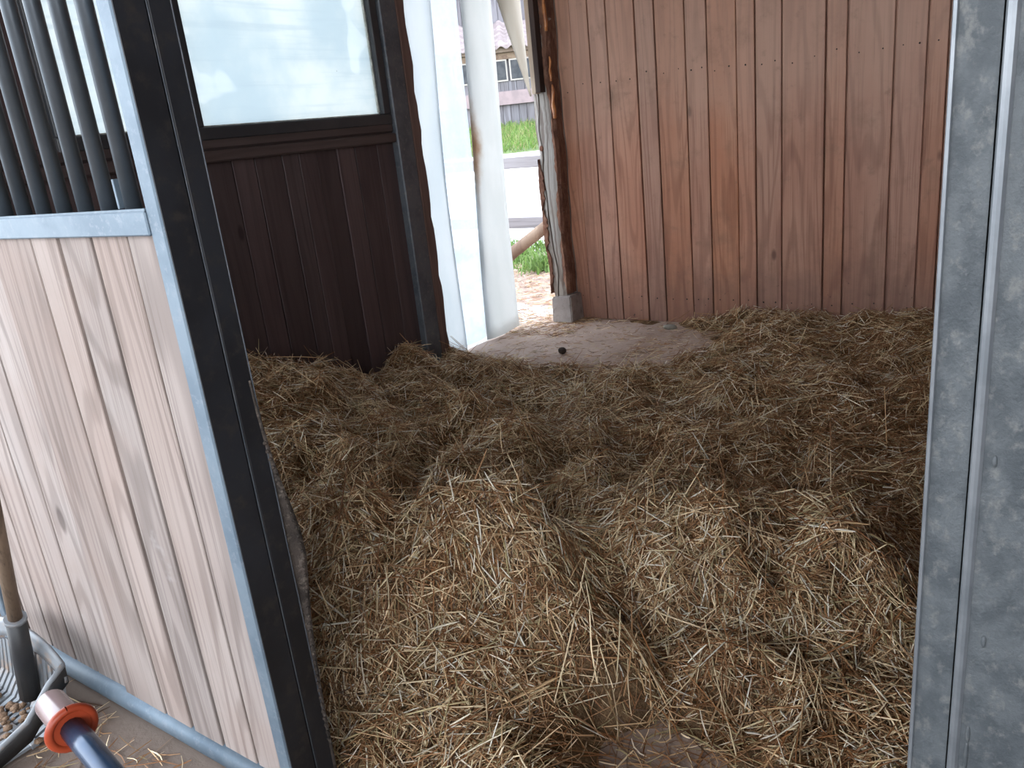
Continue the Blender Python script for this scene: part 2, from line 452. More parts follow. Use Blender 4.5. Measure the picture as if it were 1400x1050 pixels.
def sheet(name, grid, thick, mat, parent=None, origin=None):
    """solid sheet from a grid of world points [row][col]"""
    org = Vector(origin) if origin else Vector(grid[-1][0])
    bm = bmesh.new()
    R, K = len(grid), len(grid[0])
    P = [[Vector(q) for q in row] for row in grid]
    front, back = [], []
    for i in range(R):
        fr, br = [], []
        for j in range(K):
            du = P[i][min(j + 1, K - 1)] - P[i][max(j - 1, 0)]
            dv = P[min(i + 1, R - 1)][j] - P[max(i - 1, 0)][j]
            nn = du.cross(dv).normalized()
            fr.append(bm.verts.new(P[i][j] + nn * thick / 2 - org))
            br.append(bm.verts.new(P[i][j] - nn * thick / 2 - org))
        front.append(fr); back.append(br)
    for i in range(R - 1):
        for j in range(K - 1):
            bm.faces.new((front[i][j], front[i][j + 1], front[i + 1][j + 1], front[i + 1][j]))
            bm.faces.new((back[i][j], back[i + 1][j], back[i + 1][j + 1], back[i][j + 1]))
    for i in range(R - 1):
        for j in (0, K - 1):
            bm.faces.new((front[i][j], front[i + 1][j], back[i + 1][j], back[i][j]))
    for j in range(K - 1):
        for i in (0, R - 1):
            bm.faces.new((front[i][j], front[i][j + 1], back[i][j + 1], back[i][j]))
    return link(name, finish(bm, name, True), mat, parent, org)

# ------------------------------------------------------------------ value noise (numpy)
_T = rng.random((64, 64))
def vnoise(x, y, s, seed=0):
    x = np.asarray(x) * s + 13.7 * seed
    y = np.asarray(y) * s + 7.9 * seed
    xi = np.floor(x).astype(int); yi = np.floor(y).astype(int)
    fx = x - xi; fy = y - yi
    fx = fx * fx * (3 - 2 * fx); fy = fy * fy * (3 - 2 * fy)
    a = _T[xi % 64, yi % 64]; b = _T[(xi + 1) % 64, yi % 64]
    c = _T[xi % 64, (yi + 1) % 64]; d = _T[(xi + 1) % 64, (yi + 1) % 64]
    return (a * (1 - fx) + b * fx) * (1 - fy) + (c * (1 - fx) + d * fx) * fy

# ------------------------------------------------------------------ room shell
XA, YB, YF = -3.15, 4.83, 0.775      # window wall, plank wall, stall front
ZC = 3.35

fl = box('floor', -3.19, 2.2, -3.0, 5.0, -0.12, 0.0, M['floor'], None, 0)
struct(fl, 'dusty concrete stall and aisle floor with tan dirt', 'floor')

# back wall: vertical warm planks
wb = empty('wall_back', (-0.8, 4.85, 0))
struct(wb, 'back stall wall of vertical reddish-brown planks', 'wall')
eb = [-2.885, -2.770, -2.642, -2.515, -2.323, -2.193, -2.000, -1.867, -1.694, -1.583, -1.434, -1.196, -1.087, -0.853, -0.700,
      -0.602, -0.45, -0.29, -0.12, 0.05, 0.2, 0.38, 0.5, 0.66, 0.84, 1.0, 1.15, 1.30]
for i in range(len(eb) - 1):
    g = random.choice([0.004, 0.006, 0.009])
    if i in (4, 10, 11, 12, 13, 14): g = 0.010
    d = random.uniform(-0.004, 0.004)
    pl = box('plank', eb[i] + g / 2, eb[i + 1] - g / 2, YB + d, YB + 0.028, 0.0, ZC - 0.002, M['back_plank'], wb, 0.003, 0.001)
    # pairs of dark nail heads along one row, drawn in one small piece per plank
    bm = bmesh.new()
    zr = 1.56 + random.uniform(-0.03, 0.03)
    w = eb[i + 1] - eb[i]
    for fx in ((0.25, 0.75) if w > 0.13 else (0.5,)):
        for zz in (zr, 0.16):
            bmesh.ops.create_icosphere(bm, subdivisions=1, radius=random.uniform(0.0035, 0.0055),
                                       matrix=Matrix.Translation((eb[i] + w * fx - pl.location.x - wb.location.x, d - 0.014, zz + random.uniform(-.012, .012))))
    link('nail', finish(bm, 'nail'), M['nail'], pl, (wb.location.x + pl.location.x, 4.83 + 0.014, 0))['kind'] = 'stuff'
box('backing', -2.86, 1.30, YB + 0.030, YB + 0.07, 0.0, ZC - 0.002, M['back_plank'], wb, 0)

# window wall: dark planks under the windows
wl = empty('wall_left', (XA, 2.2, 0))
struct(wl, 'dark-stained plank wall below the hazy windows', 'wall')
ea = [0.70, 0.84, 1.0, 1.17, 1.34, 1.5, 1.66, 1.83, 2.0, 2.10, 2.225, 2.36, 2.487, 2.648, 2.752, 2.867, 3.007, 3.137, 3.304, 3.44]
for i in range(len(ea) - 1):
    g = random.choice([0.003, 0.005, 0.006])
    d = random.uniform(-0.003, 0.003)
    box('plank', XA - 0.03, XA + d, ea[i] + g / 2, ea[i + 1] - g / 2, 0.0, 1.36, M['dark_plank'], wl, 0.003, 0.0008)
box('backing', XA - 0.055, XA - 0.032, 0.70, 3.44, 0.0, 1.36, M['dark_plank'], wl, 0)
box('lower_moulding', XA - 0.05, XA + 0.035, 0.70, 3.44, 1.335, 1.385, M['dark_trim'], wl, 0.008)
box('upper_moulding', XA - 0.05, XA + 0.022, 0.70, 3.44, 1.385, 1.445, M['dark_trim'], wl, 0.012)
box('wall_header', XA - 0.06, XA + 0.02, 0.70, 4.86, 2.42, ZC - 0.002, M['dark_trim'], wl, 0.004)

def window(name, y0, y1, label):
    w = empty(name, (XA, (y0 + y1) / 2, 1.44))
    struct(w, label, 'window')
    z0, z1 = 1.43, 2.43
    f = 0.055
    box('window_sill', XA - 0.05, XA + 0.03, y0, y1, z0, z0 + f, M['frame_dark'], w, 0.004)
    box('window_head', XA - 0.05, XA + 0.03, y0, y1, z1 - f, z1, M['frame_dark'], w, 0.004)
    box('window_stile', XA - 0.05, XA + 0.03, y0, y0 + f, z0 + f, z1 - f, M['frame_dark'], w, 0.004)
    box('window_stile', XA - 0.05, XA + 0.03, y1 - f, y1, z0 + f, z1 - f, M['frame_dark'], w, 0.004)
    b = 0.010
    box('glazing_bead', XA - 0.012, XA + 0.0, y0 + f, y1 - f, z0 + f, z0 + f + b * .6, M['putty'], w, 0.001)
    box('glazing_bead', XA - 0.012, XA + 0.0, y1 - f - b, y1 - f, z0 + f + b, z1 - f, M['putty'], w, 0.001)
    box('pane', XA - 0.016, XA - 0.012, y0 + f, y1 - f, z0 + f, z1 - f, M['pane'], w, 0)
    return w
window('window_1', 2.185, 3.428, 'large window of hazy dirty glass in a dark frame beside the strip curtain')
window('window_2', 1.60, 2.10, 'hazy window seen between the steel bars of the stall door')
box('mullion', XA - 0.05, XA + 0.035, 2.098, 2.187, 1.43, 2.44, M['dark_trim'], wl, 0.004)
for a, b in zip(np.linspace(0.70, 1.598, 7), np.linspace(0.70, 1.598, 7)[1:]):
    box('plank', XA - 0.03, XA + random.uniform(-.003, .003), a + .002, b - .002, 1.446, 2.42, M['dark_plank'], wl, 0.003)
box('backing', XA - 0.055, XA - 0.032, 0.70, 1.598, 1.446, 2.42, M['dark_plank'], wl, 0)

cl = empty('ceiling', (-0.5, 1.2, ZC))
struct(cl, 'wooden board ceiling over the stall and aisle', 'ceiling')
rb = np.linspace(-3.3, 2.2, 12)
for a, b in zip(rb, rb[1:]):
    box('roof_board', a, b, ROOF_EDGE_Y, 5.3, ZC, ZC + 0.10, M['roof_board'], cl, 0)
wa = box('wall_aisle_shade', -3.3, 2.2, -3.06, -3.0, -0.02, 1.2, M['dark_plank'], None, 0)  # added out of view to hold back light on the stall front
struct(wa, 'unseen low plank wall added across the aisle to shade the stall front', 'wall')
wr = box('wall_right', 1.30, 1.36, -0.4, 4.9, 0, ZC - 0.005, M['dark_plank'], None, 0)  # invented solid wall out of view, keeps light off the window wall
struct(wr, 'unseen dark plank side wall closing the stall against light', 'wall')

# front wall right of the steel post (outside the frame), put in to block light
wf = empty('wall_front', (0.6, 0.82, 0))
struct(wf, 'unseen plank stall front right of the steel post, blocking light', 'wall')
xs = np.linspace(0.06, 1.29, 9)
for a, b in zip(xs, xs[1:]):
    box('plank', a + .002, b - .002, 0.80, 0.835, 0.02, 1.24, M['door_board'], wf, 0.002)
box('rail', 0.055, 1.295, 0.79, 0.845, 1.24, 1.285, M['galv'], wf, 0.003)
for k in range(14):
    x = 0.10 + k * 0.086
    tube('bar', [(x, 0.818, 1.28), (x, 0.818, 2.4)], 0.014, M['bar_steel'], wf, 8)
box('rail', 0.055, 1.295, 0.79, 0.845, 2.40, 2.45, M['galv'], wf, 0.003)

# ------------------------------------------------------------------ doorway in the window wall
jp = empty('trim_1', (XA, 3.5, 0))
struct(jp, 'dark steel and timber jamb between the window and the strip curtain', 'door frame')
box('steel_jamb', XA - 0.07, XA + 0.045, 3.435, 3.565, 0, 2.42, M['jamb_steel'], jp, 0.006)
# timber edge board with a slightly chewed edge
bm = bmesh.new()
prev = None
for k in range(36):
    z = 2.42 * k / 35
    e = 3.640 + 0.006 * math.sin(k * 1.3) + random.uniform(-.005, .005)
    row = [bm.verts.new((XA - 0.075, 3.566, z)), bm.verts.new((XA + 0.048, 3.566, z)), bm.verts.new((XA + 0.048, e - 0.01, z)),
           bm.verts.new((XA + 0.038, e, z)), bm.verts.new((XA - 0.075, e, z))]
    if prev:
        for a in range(5):
            bm.faces.new((prev[a], prev[(a + 1) % 5], row[(a + 1) % 5], row[a]))
    else:
        bm.faces.new(row)
    prev = row
bm.faces.new(prev)
me = finish(bm, 'timber_edge')
for v in me.vertices:
    v.co -= Vector((XA, 3.6, 0))
link('timber_edge', me, M['jamb_wood'], jp, (XA, 3.6, 0))

# strip curtain
sc_ = empty('strip_curtain', (XA - 0.02, 4.15, 2.34), 'cloudy plastic strip curtain hanging in the bright stall doorway', 'strip curtain')
box('hanging_rail', XA - 0.06, XA + 0.03, 3.645, 4.85, 2.34, 2.40, M['galv'], sc_, 0.003)
def strip(x_off, yt, yb, z_end, mat, bow, label, ph):
    rows = []
    for i in range(25):
        t = i / 24
        z = 2.36 + (z_end - 2.36) * t
        a = yt[0] + (yb[0] - yt[0]) * t + 0.008 * math.sin(ph + t * 5)
        b = yt[1] + (yb[1] - yt[1]) * t + 0.008 * math.sin(ph + 1 + t * 5)
        row = []
        for j in range(9):
            u = j / 8
            x = XA + x_off + bow * (1 - (2 * u - 1) ** 2) + 0.012 * math.sin(ph * 2 + t * 6 + u)
            row.append((x, a + (b - a) * u, z + 0.006 * math.sin(ph + u * 5) * t))
        rows.append(row)
    s = sheet('strip', rows, 0.003, mat, sc_)
    s['label'] = label
strip(-0.03, (3.62, 3.945), (3.61, 3.885), 0.012, M['pvc_white'], 0.008, 'cloudy white strip by the dark jamb', 0.3)
strip(-0.055, (3.925, 4.262), (3.866, 4.15), 0.015, M['pvc_clear'], -0.006, 'clearer scuffed strip', 1.7)
strip(-0.012, (4.235, 4.535), (4.10, 4.475), 0.010, M['pvc_stain'], 0.008, 'cloudy strip with a brown stain', 2.9)
# the last strip is pulled aside and tucked behind the batten
rows = []
for i in range(21):
    t = i / 20
    z = 2.36 + (1.525 - 2.36) * t
    l = 4.36 + (4.665 - 4.36) * (t ** 1.15)
    r = 4.75 + (4.685 - 4.75) * t
    row = []
    for j in range(9):
        u = j / 8
        row.append((-3.075 + 0.055 * t + 0.03 * math.sin(u * 3.1 + 0.4) * (1 - t * .6), l + (r - l) * u, z))
    rows.append(row)
s = sheet('strip', rows, 0.003, M['pvc_cream'], sc_)
s['label'] = 'cream strip pulled aside and tucked behind the batten'

# weathered corner post on a concrete block
cb = bmesh.new()
bmesh.ops.create_cube(cb, size=1.0)
for v in cb.verts:
    tz = v.co.z + 0.5
    v.co = Vector((v.co.x * (0.165 - 0.012 * tz), v.co.y * (0.17 - 0.01 * tz), tz * 0.185 + 0.012 * v.co.x * tz))
bmesh.ops.bevel(cb, geom=list(cb.edges), offset=0.008, segments=2, affect='EDGES')
blk = link('concrete_block', finish(cb, 'concrete_block'), M['block'], None, (-2.912, 4.745, 0.0))
tag(blk, 'small grey concrete block under the weathered corner post', 'block')

post = empty('corner_post', (-2.93, 4.76, 0.18), 'weathered grey timber post with peeling reddish bark on a concrete block', 'post')
def post_section(z):
    """outline of the timber at height z: list of (x, y)"""
    wob = 0.006 * math.sin(z * 7) + 0.004 * math.sin(z * 17 + 1)
    xl = -3.03 + 0.010 * math.sin(z * 3.1 + 1) + wob
    xr = -2.868 + wob * 0.7
    return xl, xr
bm = bmesh.new()
prev = None
NZ = 90
for k in range(NZ + 1):
    z = 0.18 + (2.70 - 0.18) * k / NZ
    xl, xr = post_section(z)
    crack = 0.010 + 0.006 * math.sin(z * 9)
    cx = xl + 0.062 + 0.012 * math.sin(z * 4.3) + 0.004 * math.sin(z * 23)
    j = lambda a: random.uniform(-a, a)
    fr = 0.0 if z > 0.3 else 0.012 * (0.3 - z) / 0.12
    row = [(xl + 0.010 + fr + j(.003), 4.73 + j(.002)), (xl + 0.022 + fr, 4.708 + j(.003)), (cx - 0.006, 4.702 + j(.0015)), (cx, 4.702 + crack + 0.012),
           (cx + 0.006, 4.702 + j(.0015)), (xr - 0.045, 4.701 + j(.0015)), (xr - 0.02, 4.706 + j(.002)), (xr - fr + j(.003), 4.725 + j(.002)), (xr, 4.826), (xl + 0.01, 4.826)]
    row = [bm.verts.new((a + 2.93, b - 4.76, z - 0.18)) for a, b in row]
    if prev:
        for a in range(len(row)):
            bm.faces.new((prev[a], prev[(a + 1) % len(row)], row[(a + 1) % len(row)], row[a]))
    else:
        bm.faces.new(row[::-1])
    prev = row
bm.faces.new(prev)
link('timber', finish(bm, 'timber'), M['weathered'], post, (-2.93, 4.76, 0.18))
def bark(zs, side, w, name='bark', mat='bark'):
    """ragged flake of bark along one edge of the post"""
    bm = bmesh.new()
    prev = None
    n = max(6, int((zs[1] - zs[0]) / 0.02))
    for k in range(n + 1):
        t = k / n
        z = zs[0] + (zs[1] - zs[0]) * t
        xl, xr = post_section(z)
        taper = min(1.0, 4 * t, 4 * (1 - t)) * 0.8 + 0.2
        ww = w * taper * random.uniform(0.75, 1.15)
        dp = 0.008 * random.uniform(0.6, 1.3)
        if side < 0:
            pr = [(xl - dp * .6, 4.80), (xl - dp + 0.006, 4.725), (xl + 0.012, 4.700 - dp), (xl + ww, 4.700 - dp * .6), (xl + ww + .004, 4.712), (xl + 0.03, 4.74)]
        else:
            pr = [(xr - ww, 4.712), (xr - ww, 4.702 - dp * .6), (xr - 0.010, 4.702 - dp), (xr + dp - .004, 4.72), (xr + dp * .6, 4.80), (xr - 0.03, 4.76)]
        row = [bm.verts.new((a + 2.93, b - 4.76, z - zs[0])) for a, b in pr]
        if prev:
            for a in range(6):
                bm.faces.new((prev[a], prev[(a + 1) % 6], row[(a + 1) % 6], row[a]))
        else:
            bm.faces.new(row[::-1])
        prev = row
    bm.faces.new(prev)
    o = link(name, finish(bm, name), M[mat], post, (-2.93, 4.76, zs[0]))
    o['label'] = 'ragged reddish bark'
for a, b, w in ((0.20, 0.55, 0.035), (0.50, 0.80, 0.05), (0.78, 1.12, 0.045)):
    bark((a, b), -1, w)
for a, b, w in ((0.20, 0.62, 0.035), (0.60, 0.95, 0.035), (0.92, 1.42, 0.028), (1.40, 2.3, 0.05)):
    bark((a, b), 1, w)
def resin(x, z0, z1, r):
    pts, rr = [], []
    n = 14
    for k in range(n + 1):
        t = k / n
        pts.append((x + 0.004 * math.sin(t * 9), 4.695 + 0.003 * math.sin(t * 5), z1 + (z0 - z1) * t))
        rr.append(r * (0.35 + 0.35 * abs(math.sin(t * 7)) + (0.6 * t if t < 0.93 else 0.2)))
    o = tube('resin_drip', pts, rr, M['resin'], post, 8)
    o['label'] = 'orange resin drip'
resin(-2.868, 1.90, 2.25, 0.012)
resin(-2.862, 1.60, 1.75, 0.009)
resin(-2.858, 1.37, 1.58, 0.013)
kn = bmesh.new()
bmesh.ops.create_uvsphere(kn, u_segments=10, v_segments=6, radius=0.016, matrix=Matrix.Diagonal((1, 0.35, 1.2, 1)))
link('knot', finish(kn, 'knot', True), M['bark'], post, (-2.985, 4.701, 1.19))

bt = empty('post_batten', (-2.955, 4.67, 1.54), 'dark batten with a pale sawn edge nailed to the upper corner post', 'batten')
box('dark_face', -2.952, -2.915, 4.640, 4.706, 1.54, 2.70, M['dark_batten'], bt, 0.002)
box('sawn_edge', -2.985, -2.9525, 4.642, 4.706, 1.535, 2.70, M['raw_wood'], bt, 0.002)

# ------------------------------------------------------------------ stall door on the left (galvanised frame, boards, bars)
door = empty('stall_door', (-1.91, 0.80, 0.0), 'stall door of greyed boards with steel bars above in a galvanised frame', 'stall door')
DL, DR = -2.58, -1.249
box('stile', -1.288, DR, YF, 0.832, 0.0, 2.42, M['galv'], door, 0.003)
box('side_strip', DR, DR + 0.003, YF + 0.003, 0.832, 0.0, 2.42, M['dark_steel'], door, 0.0)
box('stile', DL, DL + 0.04, YF, 0.832, 0.0, 2.42, M['galv'], door, 0.003)
box('middle_rail', DL + 0.04, -1.2865, YF - 0.004, 0.832, 1.2375, 1.279, M['galv'], door, 0.0025)
box('rail_lip', DL + 0.04, -1.2875, YF - 0.002, YF + 0.006, 1.2785, 1.2835, M['galv'], door, 0.001)
box('top_rail', DL + 0.04, -1.288, YF, 0.832, 2.36, 2.42, M['galv'], door, 0.0025)
bm = bmesh.new()
add_tube(bm, [(-0.645, 0, 0), (0.65, 0, 0)], 0.030, 14)
br = finish(bm, 'bottom_rail', True)
o = link('bottom_rail', br, M['galv'], door, (-1.937, 0.797, 0.031))
ed = [DL + 0.04, -2.455, -2.325, -2.19, -2.075, -1.93, -1.742, -1.632, -1.512, -1.392, -1.289]
for i in range(len(ed) - 1):
    gl, gr = random.choice([0.0022, 0.0034]), random.choice([0.0022, 0.0034])
    if ed[i] == -1.632: gl = 0.0095
    if ed[i + 1] == -1.632: gr = 0.0075
    if ed[i] in (-1.93,): gl = 0.006
    d = random.uniform(-0.0015, 0.0015) + (0.008 if ed[i] < -2.0 else 0.0)
    box('board', ed[i] + gl, ed[i + 1] - gr, 0.787 + d, 0.822 + d, 0.05, 1.24, M['door_board'], door, 0.002, 0.0012)
box('backing_board', DL + 0.04, -1.289, 0.8315, 0.8340, 0.05, 1.238, M['door_board'], door, 0)
for k in range(14):
    x = -1.372 - k * 0.0808
    if x < DL + 0.06: break
    tube('bar', [(x, 0.806, 1.275), (x, 0.806, 2.37)], 0.0148, M['bar_steel'], door, 14)
box('latch_plate', -1.400, -1.394, 0.792, 0.806, 1.283, 1.335, M['galv'], door, 0.001)

dp = empty('door_post', (-1.25, 0.86, 0), 'dark steel post behind the stall door, facing the opening', 'post')
box('post_body', -1.31, -1.246, 0.838, 0.880, 0.0, 3.34, M['dark_steel'], dp, 0.002)
box('edge_glint', -1.2475, -1.2450, 0.8795, 0.882, 0.0, 3.34, M['jamb_steel'], dp, 0.0006)  # lighter sliver stands in for the glint along the rear edge
box('front_glint', -1.2475, -1.2455, 0.8350, 0.8370, 0.0, 3.34, M['jamb_steel'], dp, 0.0004)  # front edge glint drawn as a thin lighter strip

# worn belt bulging out behind the post
zs = [0.95, 0.88, 0.80, 0.74, 0.68, 0.62, 0.56, 0.50, 0.42, 0.34, 0.26, 0.18, 0.10, 0.02]
ys = [0.878, 0.881, 0.888, 0.896, 0.907, 0.917, 0.919, 0.911, 0.900, 0.893, 0.889, 0.887, 0.886, 0.885]
rows = []
for z, y in zip(zs, ys):
    rows.append([(-1.250 - 0.03 * (1 - u) ** 2 + 0.004 * u, 0.868 + (y - 0.868) * u, z) for u in (0, .25, .5, .75, 1)])
bel = sheet('rubber_belt', rows, 0.009, M['belt'], None, (-1.25, 0.9, 0.02))
tag(bel, 'worn dusty belt bulging out from behind the dark door post', 'belt')
bm = bmesh.new()
for k in range(40):
    z = 0.12 + 0.018 * k
    y = float(np.interp(z, zs[::-1], ys[::-1]))
    bmesh.ops.create_icosphere(bm, subdivisions=1, radius=0.0045, matrix=Matrix.Translation((-1.243 - 0.001 + 1.25, y - 0.008 - 0.9, z - 0.02)))
st = link('stitching', finish(bm, 'stitching'), M['belt'], bel, (-1.25, 0.9, 0.02))
st['kind'] = 'stuff'

# ------------------------------------------------------------------ galvanised post on the right
gp = empty('steel_post', (-0.03, 0.80, 0), 'dull mottled galvanised steel door post with a folded ridge', 'post')
def extrude_profile(name, prof, z0, z1, mat, parent, org):
    bm = bmesh.new()
    lo = [bm.verts.new((a - org[0], b - org[1], z0 - org[2])) for a, b in prof]
    hi = [bm.verts.new((a - org[0], b - org[1], z1 - org[2])) for a, b in prof]
    n = len(prof)
    for k in range(n):
        bm.faces.new((lo[k], lo[(k + 1) % n], hi[(k + 1) % n], hi[k]))
    bm.faces.new(lo[::-1]); bm.faces.new(hi)
    return link(name, finish(bm, name), mat, parent, org)
ORG = (-0.03, 0.80, 0)
extrude_profile('flange', [(-0.0945, 0.776), (-0.0605, 0.776), (-0.0605, 0.84), (-0.0945, 0.84)], 0, 3.34, M['post_galv'], gp, ORG)
extrude_profile('lip', [(-0.0962, 0.777), (-0.0952, 0.7742), (-0.0925, 0.7735), (-0.0915, 0.775), (-0.0935, 0.7765), (-0.094, 0.80), (-0.0962, 0.80)], 0, 3.34, M['ridge_galv'], gp, ORG)
extrude_profile('ridge', [(-0.0590, 0.7755), (-0.0588, 0.7725), (-0.0575, 0.7705), (-0.0545, 0.7695), (-0.0515, 0.7698), (-0.0490, 0.7720), (-0.0482, 0.78), (-0.0590, 0.78)], 0, 3.34, M['ridge_galv'], gp, ORG)
extrude_profile('face', [(-0.0595, 0.778), (-0.0500, 0.7725), (0.05, 0.7725), (0.05, 0.84), (-0.0595, 0.84)], 0, 3.34, M['post_galv'], gp, ORG)

for (zx, zz, zl) in ((-0.0425, 0.716, 0.012), (-0.0426, 0.690, 0.02), (-0.0428, 0.662, 0.008), (-0.040, 1.02, 0.006), (-0.036, 0.83, 0.007)):
    bm = bmesh.new()
    bmesh.ops.create_uvsphere(bm, u_segments=8, v_segments=6, radius=1.0, matrix=Matrix.Diagonal((0.0022, 0.0016, zl, 1)))
    link('zinc_drip', finish(bm, 'zinc_drip', True), M['post_galv'], gp, (zx, 0.7724, zz))

# ------------------------------------------------------------------ hay
def bump_f(x, y, cx, cy, rx, ry, h, rot=0.0):
    c, s = math.cos(rot), math.sin(rot)
    u = ((x - cx) * c + (y - cy) * s) / rx
    v = (-(x - cx) * s + (y - cy) * c) / ry
    return h * np.exp(-(u * u + v * v))

def bare(x, y):
    """0 on bare floor, 1 under full hay"""
    n = vnoise(x, y, 3.0, 2) * 0.5 + vnoise(x, y, 9.0, 5) * 0.25 - 0.375
    d1 = ((x + 2.50) / 0.92) ** 2 + ((y - 4.28) / 0.72) ** 2
    m1 = 1 / (1 + np.exp(-(d1 - 1.0 + n * 0.9) * 5))
    d1b = ((x + 2.95) / 0.30) ** 2 + ((y - 4.2) / 0.55) ** 2
    m1 = m1 / (1 + np.exp(-(d1b - 1.0 + n * 0.6) * 6))
    d2 = ((x + 0.64) / 0.25) ** 2 + ((y - 1.20) / 0.22) ** 2
    m2 = 1 / (1 + np.exp(-(d2 - 1.0 + n * 1.2) * 4))
    edge = 1 / (1 + np.exp(-(y - (0.90 + 0.05 * np.sin(x * 5)) + n * 0.1) * 26))
    return np.clip(m1 * m2 * edge, 0, 1)

def hay_h(x, y):
    x = np.asarray(x, float); y = np.asarray(y, float)
    h = 0.055 + 0 * x
    h = h + bump_f(x, y, -3.10, 2.10, 0.55, 0.55, 0.34)
    h = h + bump_f(x, y, -2.85, 1.45, 0.75, 0.55, 0.24)
    h = h + bump_f(x, y, -3.05, 3.25, 0.30, 0.24, 0.09)
    h = h + bump_f(x, y, -2.10, 2.62, 0.20, 0.16, 0.13)
    h = h + bump_f(x, y, -1.76, 2.42, 0.26, 0.17, 0.15, 0.5)
    h = h + bump_f(x, y, -2.0, 2.0, 0.35, 0.10, 0.07, 0.2)
    h = h - bump_f(x, y, -1.86, 1.82, 0.42, 0.13, 0.15, 0.1)
    h = h + bump_f(x, y, -1.52, 1.34, 0.36, 0.24, 0.33, 0.3)
    h = h + bump_f(x, y, -1.12, 1.40, 0.27, 0.20, 0.22, 0.2)
    h = h + bump_f(x, y, -0.78, 1.80, 0.36, 0.24, 0.20, 0.15)
    h = h + bump_f(x, y, -0.42, 2.0, 0.24, 0.22, 0.12)
    h = h + bump_f(x, y, -1.25, 2.15, 0.4, 0.14, 0.08, 0.4)
    h = h + bump_f(x, y, -0.95, 2.9, 0.4, 0.16, 0.07, 0.2)
    h = h + bump_f(x, y, -1.35, 3.3, 0.35, 0.14, 0.06, 0.1)
    h = h + bump_f(x, y, -1.55, 4.35, 0.35, 0.25, 0.09)
    h = h + bump_f(x, y, -0.7, 4.5, 0.6, 0.4, 0.06)
    n = (vnoise(x, y, 3.3, 1) - 0.5) * 0.14 + (vnoise(x, y, 8.0, 2) - 0.5) * 0.115 + (vnoise(x, y, 19.0, 3) - 0.5) * 0.04
    # ridged clumps
    rg = 1 - np.abs(2 * vnoise(x + 0.2 * y, y * 1.4, 4.3, 7) - 1)
    n = n + (rg - 0.5) * 0.06
    calm = np.clip((y - 2.2) / 1.2, 0, 1) * np.clip((x + 2.4) / 0.8, 0, 1)
    n = n * (1 - 0.35 * calm)
    return np.maximum((h + n) * bare(x, y), 0.0) - 0.006 + 0.010 * bare(x, y)

# base mound
gx = np.arange(-3.14, 1.285, 0.025)
gy = np.arange(0.895, 4.83, 0.025)
GX, GY = np.meshgrid(gx, gy)
GZ = hay_h(GX, GY) - 0.008
nx_, ny_ = len(gx), len(gy)
verts = np.column_stack([GX.ravel(), GY.ravel(), GZ.ravel()])
idx = np.arange(nx_ * ny_).reshape(ny_, nx_)
quads = np.column_stack([idx[:-1, :-1].ravel(), idx[:-1, 1:].ravel(), idx[1:, 1:].ravel(), idx[1:, :-1].ravel()])

def mesh_np(name, v, q, cols=None, smooth=True):
    me = bpy.data.meshes.new(name)
    k = q.shape[1]
    me.vertices.add(len(v)); me.vertices.foreach_set('co', np.ascontiguousarray(v, dtype=np.float32).ravel())
    me.loops.add(q.size); me.loops.foreach_set('vertex_index', np.ascontiguousarray(q, dtype=np.int32).ravel())
    me.polygons.add(len(q))
    me.polygons.foreach_set('loop_start', np.arange(0, q.size, k, dtype=np.int32))
    me.polygons.foreach_set('loop_total', np.full(len(q), k, dtype=np.int32))
    if smooth:
        me.polygons.foreach_set('use_smooth', np.ones(len(q), dtype=bool))
    if cols is not None:
        a = me.color_attributes.new('Col', 'FLOAT_COLOR', 'POINT')
        a.data.foreach_set('color', np.ascontiguousarray(cols, dtype=np.float32).ravel())
    me.update(calc_edges=True)
    return me

def stalks(P, az, el, L, W, bend, cols, segs=3, tube_=False):
    """P (n,3) centre points; returns verts, quads, colours of curved blades or thin 3-sided stems"""
    n = len(P)
    d = np.column_stack([np.cos(az) * np.cos(el), np.sin(az) * np.cos(el), np.sin(el)])
    side = np.column_stack([-np.sin(az), np.cos(az), np.zeros(n)])
    upv = np.cross(d, side)
    roll = rng.uniform(0, np.pi, n)
    a = side * np.cos(roll)[:, None] + upv * np.sin(roll)[:, None]
    b = -side * np.sin(roll)[:, None] + upv * np.cos(roll)[:, None]
    ts = np.linspace(-0.5, 0.5, segs + 1)
    bs = side * bend[:, None] + upv * (rng.normal(0, 0.5, n) * bend)[:, None]
    prof = [(1, 0), (-1, 0)] if not tube_ else [(1, 0), (-0.5, 0.87), (-0.5, -0.87)]
    m_ = len(prof)
    V = np.empty((n, segs + 1, m_, 3))
    for i, t in enumerate(ts):
        c = P + d * (L * t)[:, None] + bs * ((t * t * 4 - 0.33) * L)[:, None]
        w = W * (1.0 if 0 < i < segs else 0.6)
        for k, (u, v) in enumerate(prof):
            V[:, i, k] = c + (a * u + b * v) * (w * 0.5)[:, None]
    V = V.reshape(-1, 3)
    base = (np.arange(n) * (segs + 1) * m_)[:, None]
    Q = []
    for i in range(segs):
        for k in range(m_ if tube_ else 1):
            k2 = (k + 1) % m_
            Q.append(np.column_stack([base + i * m_ + k, base + i * m_ + k2, base + (i + 1) * m_ + k2, base + (i + 1) * m_ + k]))
    Q = np.concatenate(Q)
    C = np.repeat(cols, (segs + 1) * m_, axis=0)
    return V, Q, C

